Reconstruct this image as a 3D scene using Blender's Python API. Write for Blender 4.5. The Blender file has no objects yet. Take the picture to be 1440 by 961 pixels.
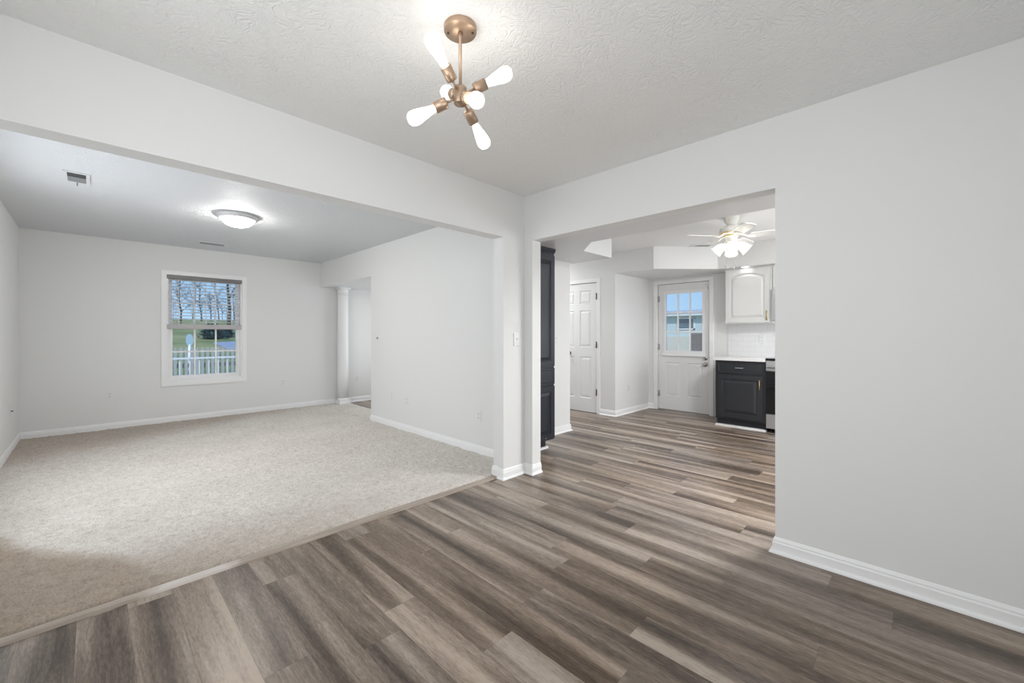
import bpy, bmesh, math, random
import numpy as np
from mathutils import Vector, Matrix

PI = math.pi
SC = bpy.context.scene
COL = SC.collection

# ------------------------------------------------------------------ camera, world, sun, area lights, exposure
cam_d = bpy.data.cameras.new('camera')
cam = bpy.data.objects.new('camera', cam_d); COL.objects.link(cam)
cam.location = (0, 0, 1.217)
cam.rotation_euler = (PI / 2, 0, -math.atan2(.712, .7022))
cam_d.sensor_width = 36; cam_d.lens = 36 * 582.4 / 1440
cam_d.shift_y = -9.5 / 1440
cam_d.clip_start = .02; cam_d.clip_end = 300
SC.camera = cam

SC.view_settings.view_transform = 'Standard'
SC.view_settings.look = 'None'
SC.view_settings.gamma = 1
SC.view_settings.use_curve_mapping = False
SC.view_settings.exposure = 0.35

SKY_STRENGTH = 1.0
SUN_STRENGTH = 2.6
BULB = 9.5           # chandelier bulbs
DOME = 58.0           # flush light of the living room
SHADE = 64.0         # bulbs inside the fan's tulip shades
CAN = 6.0            # recessed light over the upper cabinet

world = bpy.data.worlds.new('sky'); SC.world = world
world.use_nodes = True
wn = world.node_tree; wn.nodes.clear()
_o = wn.nodes.new('ShaderNodeOutputWorld'); _b = wn.nodes.new('ShaderNodeBackground')
_g = wn.nodes.new('ShaderNodeNewGeometry'); _s = wn.nodes.new('ShaderNodeSeparateXYZ')
_r = wn.nodes.new('ShaderNodeValToRGB')
wn.links.new(_g.outputs['Incoming'], _s.inputs[0])
_m = wn.nodes.new('ShaderNodeMath'); _m.operation = 'MULTIPLY'; _m.inputs[1].default_value = -1
wn.links.new(_s.outputs['Z'], _m.inputs[0]); wn.links.new(_m.outputs[0], _r.inputs[0])
_r.color_ramp.elements[0].position = 0.0; _r.color_ramp.elements[0].color = (.42, .62, .84, 1)
_r.color_ramp.elements[1].position = .35; _r.color_ramp.elements[1].color = (.13, .34, .80, 1)
wn.links.new(_r.outputs[0], _b.inputs[0]); _b.inputs[1].default_value = SKY_STRENGTH
wn.links.new(_b.outputs[0], _o.inputs[0])

sun_d = bpy.data.lights.new('sun', 'SUN'); sun_d.energy = SUN_STRENGTH; sun_d.angle = math.radians(2)
sun_d.color = (1, .95, .87)
sun = bpy.data.objects.new('sun', sun_d); COL.objects.link(sun)
sun.rotation_euler = (math.radians(48), 0, math.radians(-45))


def fill_light(name, loc, direction, sx, sy, power, color=(.93, .965, 1)):
    """an added area light, no window or lamp built, shining into the room"""
    d = bpy.data.lights.new(name, 'AREA'); d.shape = 'RECTANGLE'; d.size = sx; d.size_y = sy
    d.energy = power; d.color = color
    o = bpy.data.objects.new(name, d); COL.objects.link(o); o.location = loc
    o.rotation_euler = Vector(direction).to_track_quat('-Z', 'Y').to_euler()
    return o


fill_light('fill_dining_back', (.3, -.83, 1.15), (0, 1, 0), 1.7, 2.0, 13)  # added fill behind the camera; no sliding door is built
fill_light('fill_dining_left', (-.57, .85, 1.6), (1, 0, 0), 1.5, 1.2, 17)  # unseen area light added on the left; the dining room window is assumed
fill_light('fill_living_left', (-.57, 4.1, 1.35), (1, 0, 0), 1.8, 1.4, 20, (.87, .935, 1))  # added fill for the carpeted room, from an assumed window
fill_light('fill_kitchen_back', (5.75, -.82, 1.15), (0, 1, 0), 1.4, 1.2, 31)  # added to brighten the kitchen from behind; no window is modelled
fill_light('fill_kitchen_top', (3.9, .15, 2.41), (0, 0, -1), .5, .5, 52, (.98, .99, 1))  # added downward light for kitchen floor and outside door, without a fitting
fill_light('fill_entry', (4.22, 6.35, 1.2), (-1, 0, 0), .9, 1.4, 9)  # added fill for the entry, standing in for door glass not built
fill_light('fill_hall', (4.86, 4.9, 2.42), (0, 0, -1), .35, .35, 19, (.98, .99, 1))  # added overhead light for the closet wall; no hall lamp is built

# ------------------------------------------------------------------ materials


def mat(name, color=(.8, .8, .8), rough=.5, metal=0., emit=None, estr=0., coat=0., spec=.5):
    m = bpy.data.materials.new(name); m.use_nodes = True
    b = m.node_tree.nodes['Principled BSDF']
    b.inputs['Base Color'].default_value = (*color, 1)
    b.inputs['Roughness'].default_value = rough
    b.inputs['Metallic'].default_value = metal
    b.inputs['Specular IOR Level'].default_value = spec
    if coat: b.inputs['Coat Weight'].default_value = coat
    if emit:
        b.inputs['Emission Color'].default_value = (*emit, 1); b.inputs['Emission Strength'].default_value = estr
    return m


class NT:
    def __init__(s, m): s.t = m.node_tree; s.b = m.node_tree.nodes['Principled BSDF']
    def n(s, kind, **kw):
        x = s.t.nodes.new('ShaderNode' + kind)
        for k, v in kw.items(): setattr(x, k, v)
        return x
    def l(s, a, b): s.t.links.new(a, b)
    def put(s, sock, v):
        if hasattr(v, 'is_linked'): s.l(v, sock)
        elif isinstance(v, (tuple, list)): sock.default_value = v if len(v) == len(sock.default_value) else (*v, 1)
        else: sock.default_value = v
    def math(s, op, a, b=None, c=None):
        x = s.n('Math', operation=op)
        s.put(x.inputs[0], a)
        if b is not None: s.put(x.inputs[1], b)
        if c is not None: s.put(x.inputs[2], c)
        return x.outputs[0]
    def sep(s, v): x = s.n('SeparateXYZ'); s.l(v, x.inputs[0]); return x.outputs
    def comb(s, x=0, y=0, z=0):
        c = s.n('CombineXYZ')
        for i, v in enumerate((x, y, z)): s.put(c.inputs[i], v)
        return c.outputs[0]
    def noise(s, vec, scale=5, detail=2, rough=.5, dist=0, color=False):
        x = s.n('TexNoise'); s.l(vec, x.inputs['Vector'])
        x.inputs['Scale'].default_value = scale; x.inputs['Detail'].default_value = detail
        x.inputs['Roughness'].default_value = rough; x.inputs['Distortion'].default_value = dist
        return x.outputs['Color' if color else 0]
    def ramp(s, v, stops):
        x = s.n('ValToRGB'); s.l(v, x.inputs[0]); e = x.color_ramp.elements
        while len(e) < len(stops): e.new(.5)
        for i, (p, c) in enumerate(stops): e[i].position = p; e[i].color = (*c, 1) if not isinstance(c, float) else (c, c, c, 1)
        return x.outputs[0]
    def mix(s, f, a, b, blend='MIX'):
        x = s.n('MixRGB', blend_type=blend)
        s.put(x.inputs[0], f); s.put(x.inputs[1], a); s.put(x.inputs[2], b)
        return x.outputs[0]
    def pos(s): return s.n('NewGeometry').outputs['Position']
    def bump(s, h, strength=.3, dist=.01):
        x = s.n('Bump'); s.l(h, x.inputs['Height']); x.inputs['Strength'].default_value = strength
        x.inputs['Distance'].default_value = dist; s.l(x.outputs[0], s.b.inputs['Normal']); return x


def wall_paint(name, color, rough=.55):
    m = mat(name, color, rough); t = NT(m)
    t.bump(t.noise(t.pos(), 220, 2), .06, .002)
    return m


def ceiling_paint(name, color, rough):
    m = mat(name, color, rough, spec=.35); t = NT(m)
    p = t.pos()
    warp = t.noise(p, 9, 2, color=True)
    v = t.n('VectorMath', operation='MULTIPLY_ADD'); t.l(warp, v.inputs[0]); v.inputs[1].default_value = (.16, .16, 0); t.l(p, v.inputs[2])
    a = t.noise(v.outputs[0], 34, 3, .55)
    ridge = t.math('ABSOLUTE', t.math('SUBTRACT', a, .5))
    h = t.math('SUBTRACT', 1.0, t.math('MULTIPLY', ridge, 6.0))
    h = t.math('MAXIMUM', h, 0.0)
    sp = t.math('SMOOTH_MIN', t.math('MULTIPLY', t.noise(p, 6, 1), 1.0), .7, .2)
    h = t.math('MULTIPLY', h, sp)
    t.bump(h, .45, .008)
    return m


M_WALL = wall_paint('white wall paint', (.80, .80, .79))
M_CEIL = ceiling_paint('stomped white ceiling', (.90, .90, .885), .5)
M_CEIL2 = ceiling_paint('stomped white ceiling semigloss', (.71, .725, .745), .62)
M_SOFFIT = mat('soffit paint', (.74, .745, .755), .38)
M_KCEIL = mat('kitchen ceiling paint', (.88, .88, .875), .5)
M_TRIM = mat('white trim enamel', (.90, .90, .90), .35)
M_DOOR = mat('white door enamel', (.83, .83, .825), .38)
M_PLATE = mat('white plastic plate', (.80, .80, .79), .35)
M_SLOT = mat('dark slot', (.05, .05, .05), .5)
M_BRONZE = mat('champagne bronze', (.47, .335, .24), .40, .75)
M_BULB = mat('glowing filament core', (1, 1, 1), .3, 0, (1, .965, .90), BULB)
M_DOME = mat('glowing dome glass', (1, 1, 1), .25, 0, (1, .97, .92), DOME)
M_FBULB = mat('glowing fan bulb', (1, 1, 1), .3, 0, (1, .985, .955), SHADE)
M_CAN = mat('glowing lens', (1, 1, 1), .4, 0, (1, .98, .95), CAN)
M_NICKEL = mat('brushed nickel', (.50, .50, .50), .28, .9)
M_RIM = mat('satin nickel paint', (.64, .64, .64), .45, .1)
M_GOLD = mat('brushed gold', (.60, .44, .22), .3, .9)
M_BRASS = mat('polished brass', (.75, .50, .22), .2, 1.)
M_BLACK = mat('black hardware', (.02, .02, .02), .4)
M_CREAM = mat('fan ivory enamel', (.80, .79, .74), .35)
M_BLADE = mat('fan white blade', (.82, .82, .80), .35)
M_VENT = mat('vent white enamel', (.70, .71, .71), .4)
M_VENTD = mat('vent inside', (.06, .06, .065), .6)
M_DAMPER = mat('vent damper steel', (.34, .35, .36), .45, .4)
M_NAVY = mat('charcoal navy cabinet', (.016, .019, .028), .36, spec=.4)
M_CHAR = mat('charcoal cabinet', (.026, .028, .033), .35)
M_TOE = mat('toe kick black', (.015, .016, .022), .5)
M_WCAB = mat('off white cabinet', (.74, .74, .725), .35)
M_COUNTER = mat('white counter laminate', (.83, .83, .82), .25)
M_STEEL = mat('stainless steel', (.55, .55, .56), .3, .85)
M_BGLASS = mat('black oven glass', (.008, .008, .01), .08)
M_VINYL = mat('white vinyl', (.90, .90, .91), .35)
M_BLIND = mat('white faux wood blind', (.80, .79, .80), .4)
M_VALANCE = mat('grey valance', (.20, .19, .19), .4)
M_BRAIL = mat('pale grey bottom rail', (.50, .48, .485), .4)
M_CORD = mat('blind cord', (.75, .74, .74), .6)
M_STRIP = mat('tan transition strip', (.40, .33, .27), .5)
M_WOODW = mat('weathered picket wood', (.30, .27, .24), .8)
M_PICKET = mat('grey washed picket paint', (.46, .47, .45), .8)
M_DECK = mat('white porch rail', (.82, .83, .83), .5)
M_BARK = mat('bare bark', (.10, .085, .075), .9)
M_NEEDLE = mat('blue green needles', (.035, .075, .085), .85)
M_ROAD = mat('road asphalt', (.28, .31, .37), .9)
M_SIGNB = mat('pale blue sign', (.42, .56, .64), .5)
M_TRIMH = mat('house trim', (.75, .76, .78), .6)
M_HROOF = mat('pale shingle', (.42, .46, .50), .9)
M_DGLASS = mat('dark house glass', (.10, .16, .20), .1)
M_FENCE = mat('brown fence boards', (.20, .165, .15), .8)

M_GLASS = bpy.data.materials.new('window glass'); M_GLASS.use_nodes = True
_t = M_GLASS.node_tree; _t.nodes.clear()
_o = _t.nodes.new('ShaderNodeOutputMaterial'); _x = _t.nodes.new('ShaderNodeMixShader')
_a = _t.nodes.new('ShaderNodeBsdfTransparent'); _a.inputs[0].default_value = (.95, .98, .98, 1)
_c = _t.nodes.new('ShaderNodeBsdfGlossy'); _c.inputs['Roughness'].default_value = .02
_f = _t.nodes.new('ShaderNodeFresnel'); _f.inputs[0].default_value = 1.35
_t.links.new(_f.outputs[0], _x.inputs[0]); _t.links.new(_a.outputs[0], _x.inputs[1]); _t.links.new(_c.outputs[0], _x.inputs[2])
_t.links.new(_x.outputs[0], _o.inputs[0])


def thin_glass(name, clear, col, glow):
    """frosted shell: part clear, part translucent white"""
    m = bpy.data.materials.new(name); m.use_nodes = True; t = m.node_tree; t.nodes.clear()
    o = t.nodes.new('ShaderNodeOutputMaterial'); x = t.nodes.new('ShaderNodeMixShader'); x.inputs[0].default_value = 1 - clear
    a = t.nodes.new('ShaderNodeBsdfTransparent'); b = t.nodes.new('ShaderNodeBsdfTranslucent'); b.inputs[0].default_value = (*col, 1)
    y = t.nodes.new('ShaderNodeMixShader'); y.inputs[0].default_value = .3
    d = t.nodes.new('ShaderNodeBsdfPrincipled'); d.inputs['Base Color'].default_value = (*col, 1); d.inputs['Roughness'].default_value = .15
    d.inputs['Emission Color'].default_value = (*col, 1); d.inputs['Emission Strength'].default_value = glow
    t.links.new(b.outputs[0], y.inputs[1]); t.links.new(d.outputs[0], y.inputs[2])
    t.links.new(a.outputs[0], x.inputs[1]); t.links.new(y.outputs[0], x.inputs[2]); t.links.new(x.outputs[0], o.inputs[0])
    return m


M_BSHELL = thin_glass('frosted bulb glass', .78, (1, .98, .95), .0)
M_SHADE = thin_glass('frosted tulip glass', .12, (.95, .94, .91), .0)


def plank_material():
    m = mat('grey brown vinyl planks', (.2, .2, .2), .36, spec=.35); t = NT(m)
    W, L = .157, 1.22
    x, y, z = t.sep(t.pos())
    xs = t.math('DIVIDE', t.math('SUBTRACT', x, 1.053 - 40 * W), W)
    row = t.math('FLOOR', xs); fx = t.math('FRACT', xs)
    wn1 = t.n('TexWhiteNoise', noise_dimensions='1D'); t.l(row, wn1.inputs['W'])
    ys = t.math('ADD', t.math('DIVIDE', y, L), t.math('MULTIPLY', wn1.outputs[0], 7.0))
    ys = t.math('ADD', ys, 20.0)
    colm = t.math('FLOOR', ys); fy = t.math('FRACT', ys)
    wn2 = t.n('TexWhiteNoise', noise_dimensions='2D'); t.l(t.comb(row, colm), wn2.inputs['Vector'])
    pid = wn2.outputs[0]; pc = t.sep(wn2.outputs['Color'])
    def coords(sx, sy, k):
        return t.comb(t.math('ADD', t.math('MULTIPLY', x, sx), t.math('MULTIPLY', pc[0], 91.0 + k)),
                      t.math('ADD', t.math('MULTIPLY', y, sy), t.math('MULTIPLY', pc[1], 57.0 + k)), t.math('MULTIPLY', pid, 33.0))
    broad = t.noise(coords(9, .55, 0), 1.0, 1.5, .5, .3)
    mid = t.noise(coords(38, 2.4, 5), 1.0, 4, .65, .9)
    fine = t.noise(coords(150, 22, 9), 1.0, 4, .75)
    tone = t.math('ADD', t.math('MULTIPLY', broad, .80), t.math('MULTIPLY', mid, .30))
    tone = t.math('ADD', tone, t.math('MULTIPLY', t.math('SUBTRACT', fine, .18), .36))
    tone = t.math('ADD', tone, t.math('MULTIPLY', pid, .08))
    c = t.ramp(tone, [(.44, (.038, .023, .014)), (.57, (.095, .066, .045)), (.70, (.205, .153, .113)), (.88, (.42, .335, .262))])
    # per plank hue: some planks greyer
    grey = t.n('HueSaturation'); grey.inputs['Saturation'].default_value = .55; t.l(c, grey.inputs['Color'])
    c = t.mix(t.math('MULTIPLY', pc[2], .6), c, grey.outputs[0])
    # short dark cracks of the grain
    crack = t.noise(coords(46, 2.2, 17), 1.0, 4, .7, 1.2)
    cm = t.ramp(crack, [(.64, 0.0), (.72, 1.0)])
    c = t.mix(t.math('MULTIPLY', cm, .5), c, (.045, .032, .026, 1))
    # seams
    ex = t.math('MINIMUM', fx, t.math('SUBTRACT', 1.0, fx))
    ey = t.math('MINIMUM', fy, t.math('SUBTRACT', 1.0, fy))
    sx_ = t.math('LESS_THAN', ex, .005); sy_ = t.math('LESS_THAN', ey, .0009)
    seam = t.math('MAXIMUM', sx_, sy_)
    c = t.mix(t.math('MULTIPLY', seam, .35), c, (.04, .03, .025, 1))
    t.l(c, t.b.inputs['Base Color'])
    t.l(t.math('ADD', t.math('MULTIPLY', mid, .16), .26), t.b.inputs['Roughness'])
    h = t.math('SUBTRACT', t.math('MULTIPLY', fine, .25), seam)
    t.bump(h, .12, .002)
    return m


M_FLOOR = plank_material()


def carpet_material():
    m = mat('beige carpet pile', (.5, .46, .42), .95, spec=.1); t = NT(m)
    p = t.pos(); x, y, z = t.sep(p)
    tuft = t.noise(p, 130, 3, .7)
    clump = t.noise(p, 28, 3, .6, .6)
    base = t.ramp(t.math('ADD', t.math('MULTIPLY', tuft, .65), t.math('MULTIPLY', clump, .35)),
                  [(.32, (.47, .415, .36)), (.50, (.75, .705, .65)), (.66, (.90, .87, .835))])
    # pile brushed the other way along the front left; far left corner darker
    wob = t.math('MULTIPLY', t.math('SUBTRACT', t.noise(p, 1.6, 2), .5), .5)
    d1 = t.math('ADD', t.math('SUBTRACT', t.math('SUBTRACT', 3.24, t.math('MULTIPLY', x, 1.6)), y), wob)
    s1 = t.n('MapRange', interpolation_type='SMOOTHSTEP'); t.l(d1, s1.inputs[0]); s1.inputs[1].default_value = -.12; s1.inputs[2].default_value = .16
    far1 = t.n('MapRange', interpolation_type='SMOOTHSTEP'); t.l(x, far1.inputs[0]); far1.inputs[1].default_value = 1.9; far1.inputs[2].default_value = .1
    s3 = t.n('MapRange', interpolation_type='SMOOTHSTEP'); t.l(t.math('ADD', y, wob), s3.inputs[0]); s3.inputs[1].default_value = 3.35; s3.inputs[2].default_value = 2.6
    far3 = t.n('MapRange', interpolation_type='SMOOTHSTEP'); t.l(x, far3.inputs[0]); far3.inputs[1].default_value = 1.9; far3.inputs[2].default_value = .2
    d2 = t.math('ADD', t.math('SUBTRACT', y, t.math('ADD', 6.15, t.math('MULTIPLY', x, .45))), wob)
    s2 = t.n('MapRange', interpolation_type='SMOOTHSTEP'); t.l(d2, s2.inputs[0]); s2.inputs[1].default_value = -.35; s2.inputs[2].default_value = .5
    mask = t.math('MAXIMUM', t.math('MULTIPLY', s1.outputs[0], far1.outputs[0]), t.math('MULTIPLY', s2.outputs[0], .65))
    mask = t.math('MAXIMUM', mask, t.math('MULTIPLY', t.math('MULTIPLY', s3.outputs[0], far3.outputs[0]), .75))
    brushed = t.mix(1.0, base, (.50, .42, .345, 1), 'MULTIPLY')  # darker tone for the front swath and the far corner
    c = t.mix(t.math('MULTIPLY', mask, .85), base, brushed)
    big = t.noise(p, 2.2, 2)
    c = t.mix(t.math('MULTIPLY', t.ramp(big, [(.35, 0.0), (.65, 1.0)]), .14), c, (.40, .35, .30, 1))
    t.l(c, t.b.inputs['Base Color'])
    t.bump(t.math('ADD', t.math('MULTIPLY', tuft, .9), t.math('MULTIPLY', clump, .9)), .55, .012)
    return m


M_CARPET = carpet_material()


def lawn_material():
    m = mat('late winter lawn', (.2, .25, .1), .95, spec=.1); t = NT(m)
    p = t.pos()
    a = t.noise(p, .22, 3, .6); b = t.noise(p, 3.0, 3, .6)
    c = t.ramp(a, [(.35, (.13, .19, .075)), (.5, (.27, .28, .12)), (.65, (.40, .36, .19))])
    c = t.mix(t.math('MULTIPLY', b, .35), c, (.10, .13, .06, 1))
    t.l(c, t.b.inputs['Base Color']); return m


M_LAWN = lawn_material()


def siding_material():
    m = mat('pale blue lap siding', (.62, .72, .735), .6); t = NT(m)
    x, y, z = t.sep(t.pos())
    f = t.math('FRACT', t.math('DIVIDE', z, .18))
    t.bump(f, .6, .03)
    return m


M_SIDING = siding_material()


def tile_material():
    m = mat('white subway tile', (.80, .80, .80), .22); t = NT(m)
    x, y, z = t.sep(t.pos())
    br = t.n('TexBrick'); t.l(t.comb(y, z), br.inputs['Vector'])
    br.inputs['Scale'].default_value = 1.0; br.inputs['Brick Width'].default_value = .15; br.inputs['Row Height'].default_value = .075
    br.inputs['Mortar Size'].default_value = .0016; br.inputs['Color1'].default_value = (.80, .80, .80, 1)
    br.inputs['Color2'].default_value = (.78, .78, .785, 1); br.inputs['Mortar'].default_value = (.66, .66, .66, 1)
    t.l(br.outputs['Color'], t.b.inputs['Base Color'])
    return m


M_TILE = tile_material()

# ------------------------------------------------------------------ mesh helpers


def new(): return bmesh.new()


def box(bm, x0, x1, y0, y1, z0, z1, bevel=0.):
    vs = [bm.verts.new((x, y, z)) for z in (z0, z1) for y in (y0, y1) for x in (x0, x1)]
    fs = [(0, 2, 3, 1), (4, 5, 7, 6), (0, 1, 5, 4), (2, 6, 7, 3), (0, 4, 6, 2), (1, 3, 7, 5)]
    faces = [bm.faces.new([vs[i] for i in f]) for f in fs]
    if bevel:
        es = {e for f in faces for e in f.edges}
        bmesh.ops.bevel(bm, geom=list(es), offset=bevel, segments=2, affect='EDGES', profile=.6)


def prism(bm, pts, a0, a1, axis='z'):
    """extrude the polygon pts (two coordinates) between a0 and a1 along an axis; the other two follow in x, y, z order"""
    def P(u, v, a): return {'x': (a, u, v), 'y': (u, a, v), 'z': (u, v, a)}[axis]
    lo = [bm.verts.new(P(u, v, a0)) for u, v in pts]; hi = [bm.verts.new(P(u, v, a1)) for u, v in pts]
    fs = [bm.faces.new(lo), bm.faces.new(hi)]
    for i in range(len(pts)):
        j = (i + 1) % len(pts); fs.append(bm.faces.new((lo[i], lo[j], hi[j], hi[i])))
    bmesh.ops.recalc_face_normals(bm, faces=fs)


def frame_of(d):
    d = Vector(d).normalized()
    u = d.orthogonal().normalized(); return u, d.cross(u), d


def lathe(bm, prof, seg=24, origin=(0, 0, 0), axis=(0, 0, 1), flat=False, caps=True):
    """prof: list of (radius, distance along the axis)"""
    u, v, d = frame_of(axis) if tuple(axis) != (0, 0, 1) else (Vector((1, 0, 0)), Vector((0, 1, 0)), Vector((0, 0, 1)))
    o = Vector(origin); rings = []; fs = []
    for r, h in prof:
        if r < 1e-6: rings.append([bm.verts.new(o + d * h)])
        else: rings.append([bm.verts.new(o + d * h + (u * math.cos(2 * PI * k / seg) + v * math.sin(2 * PI * k / seg)) * r) for k in range(seg)])
    for a, b in zip(rings, rings[1:]):
        for k in range(seg):
            j = (k + 1) % seg
            if len(a) == 1 and len(b) == 1: continue
            if len(a) == 1: fs.append(bm.faces.new((a[0], b[k], b[j])))
            elif len(b) == 1: fs.append(bm.faces.new((a[k], a[j], b[0])))
            else: fs.append(bm.faces.new((a[k], a[j], b[j], b[k])))
    for f in fs: f.smooth = not flat
    if caps and len(rings[0]) > 1: fs.append(bm.faces.new(rings[0]))
    if caps and len(rings[-1]) > 1: fs.append(bm.faces.new(rings[-1]))
    bmesh.ops.recalc_face_normals(bm, faces=fs)


def tube(bm, p0, p1, r0, r1=None, seg=10):
    p0, p1 = Vector(p0), Vector(p1); r1 = r0 if r1 is None else r1
    lathe(bm, [(r0, 0), (r1, (p1 - p0).length)], seg, p0, (p1 - p0))


def pipe(bm, pts, r, seg=8):
    """round bar along a polyline"""
    pts = [Vector(p) for p in pts]; rings = []; fs = []
    ref = None
    for i, p in enumerate(pts):
        d = (pts[min(i + 1, len(pts) - 1)] - pts[max(i - 1, 0)]).normalized()
        u = d.orthogonal().normalized() if ref is None else (ref - d * ref.dot(d)).normalized()
        ref = u; v = d.cross(u)
        rings.append([bm.verts.new(p + (u * math.cos(2 * PI * k / seg) + v * math.sin(2 * PI * k / seg)) * r) for k in range(seg)])
    for a, b in zip(rings, rings[1:]):
        for k in range(seg):
            f = bm.faces.new((a[k], a[(k + 1) % seg], b[(k + 1) % seg], b[k])); f.smooth = True; fs.append(f)
    fs += [bm.faces.new(rings[0]), bm.faces.new(rings[-1])]
    bmesh.ops.recalc_face_normals(bm, faces=fs)


def sweep(bm, path, prof, z=0.):
    """mitred moulding: prof = (offset to the right of the path, height) closed polygon, path = floor points"""
    pts = [Vector((p[0], p[1])) for p in path]; n = len(pts); rings = []; fs = []
    for i in range(n):
        d0 = (pts[i] - pts[i - 1]).normalized() if i else (pts[1] - pts[0]).normalized()
        d1 = (pts[i + 1] - pts[i]).normalized() if i < n - 1 else d0
        n0 = Vector((d0.y, -d0.x)); n1 = Vector((d1.y, -d1.x))
        m = (n0 + n1); m = m / max(m.dot(n0), .2)
        rings.append([bm.verts.new((pts[i].x + m.x * o, pts[i].y + m.y * o, z + h)) for o, h in prof])
    k = len(prof)
    for a, b in zip(rings, rings[1:]):
        for j in range(k): fs.append(bm.faces.new((a[j], a[(j + 1) % k], b[(j + 1) % k], b[j])))
    fs += [bm.faces.new(rings[0]), bm.faces.new(rings[-1])]
    bmesh.ops.recalc_face_normals(bm, faces=fs)


def obj(name, bm, material, parent=None, loc=None, rotz=0., smooth=False):
    me = bpy.data.meshes.new(name)
    if smooth:
        for f in bm.faces: f.smooth = True
    bm.to_mesh(me); bm.free()
    o = bpy.data.objects.new(name, me); COL.objects.link(o)
    for m in (material if isinstance(material, (list, tuple)) else [material]): me.materials.append(m)
    if parent is not None: o.parent = parent
    if loc is not None: o.location = loc
    if rotz: o.rotation_euler = (0, 0, rotz)
    return o


def thing(name, label, cat, loc=(0, 0, 0), rotz=0., group=None):
    o = bpy.data.objects.new(name, None); COL.objects.link(o); o.empty_display_size = .1
    o.location = loc; o.rotation_euler = (0, 0, rotz)
    o['label'] = label; o['category'] = cat
    if group: o['group'] = group
    return o


def tag(o, label, cat, group=None):
    o['label'] = label; o['category'] = cat
    if group: o['group'] = group
    return o


def struct(name, bm=None, material=None, label=None, cat=None, loc=None, rotz=0.):
    if bm is None:
        o = bpy.data.objects.new(name, None); COL.objects.link(o); o.location = loc or (0, 0, 0); o.rotation_euler = (0, 0, rotz)
    else: o = obj(name, bm, material, None, loc, rotz)
    o['kind'] = 'structure'
    if label: o['label'] = label; o['category'] = cat
    return o


def copy_tree(o, parent=None):
    c = o.copy(); COL.objects.link(c)
    if parent is not None: c.parent = parent
    for ch in list(o.children): copy_tree(ch, c)
    return c


# ------------------------------------------------------------------ room dimensions (metres, camera stands over the origin)
H = 2.44; HD = 2.04; SOF = 2.13
XL = -.587; XD = 2.69; XK = 2.80; XV = 2.75; YD = 2.495; YE = 2.617; YF = 7.33; YB = -.85
XE = 6.52; XC = 5.457; YR = 3.23; YP = 3.175; XP = 4.27

# ------------------------------------------------------------------ floor, ceilings
bm = new(); box(bm, XL - .15, XE + .16, YB - .15, YF + .15, -.12, 0)
struct('floor', bm, M_FLOOR, 'grey-brown wood plank floor of the dining room and kitchen', 'floor')
bm = new(); box(bm, XL - .15, 2.745, YB - .15, 2.556, H, H + .15)
struct('ceiling_dining', bm, M_CEIL, 'textured white ceiling above the bronze chandelier', 'ceiling')
bm = new(); box(bm, XL - .15, 2.81, 2.556, YF + .15, H, H + .15)
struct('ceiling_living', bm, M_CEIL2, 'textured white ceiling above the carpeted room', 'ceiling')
bm = new(); box(bm, 2.745, XE + .16, YB - .15, YP + .06, H, H + .15); box(bm, XP - .1, XE + .16, YP + .06, YF + .15, H, H + .15)
struct('ceiling_kitchen', bm, M_KCEIL, 'white kitchen ceiling around the ceiling fan', 'ceiling')
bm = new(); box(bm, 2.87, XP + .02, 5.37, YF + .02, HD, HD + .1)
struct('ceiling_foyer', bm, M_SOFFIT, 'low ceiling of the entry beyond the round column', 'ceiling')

# ------------------------------------------------------------------ walls
bm = new(); box(bm, XL - .12, XL, YB - .12, YF + .12, 0, H)
struct('wall_left', bm, M_WALL, 'white wall along the far left edge of the carpeted room', 'wall')
bm = new(); box(bm, XL, XE, YB - .12, YB, 0, H)
struct('wall_back', bm, M_WALL, 'white wall closing the rooms at the back', 'wall')
# right wall of the dining room with the kitchen opening
bm = new(); prism(bm, [(YB, 0), (.58, 0), (.58, HD), (2.405, HD), (2.405, 0), (YE, 0), (YE, H), (YB, H)], XD, XK, 'x')
struct('wall_right', bm, M_WALL, 'white dining room wall with the wide opening into the kitchen', 'wall')
# header over the carpet opening, with its stub
bm = new(); prism(bm, [(XL, HD), (2.427, HD), (2.427, 0), (XD, 0), (XD, H), (XL, H)], YD, YE, 'y')
struct('wall_header', bm, M_WALL, 'white header and corner stub between dining room and carpeted room', 'wall')
# right wall of the living room, its opening reaches the far wall
bm = new(); prism(bm, [(YE, 0), (5.49, 0), (5.49, HD), (YF, HD), (YF, H), (YE, H)], XV, 2.87, 'x')
struct('wall_side', bm, M_WALL, 'white wall on the right of the carpeted room', 'wall')
# far wall with the window hole
WX0, WX1, WZ0, WZ1 = .713, 1.597, .566, 2.042
bm = new()
box(bm, XL, WX0, YF, YF + .14, 0, H); box(bm, WX1, 4.4, YF, YF + .14, 0, H)
box(bm, WX0, WX1, YF, YF + .14, 0, WZ0); box(bm, WX0, WX1, YF, YF + .14, WZ1, H)
struct('wall_far', bm, M_WALL, 'white far wall of the carpeted room around the window', 'wall')
bm = new(); box(bm, XP - .02, XP + .1, 5.37, YF, 0, H); box(bm, 2.87, XP, 5.37, 5.49, 0, H)
struct('wall_foyer', bm, M_WALL, 'white wall of the entry', 'wall')
# kitchen wall behind the tall cabinet
bm = new(); box(bm, 2.87, XP, YP, YP + .12, 0, H); box(bm, XP - .12, XP, YP + .12, 5.37, 0, H)
struct('wall_pantry', bm, M_WALL, 'white kitchen wall beside the tall dark cabinet', 'wall')
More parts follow.
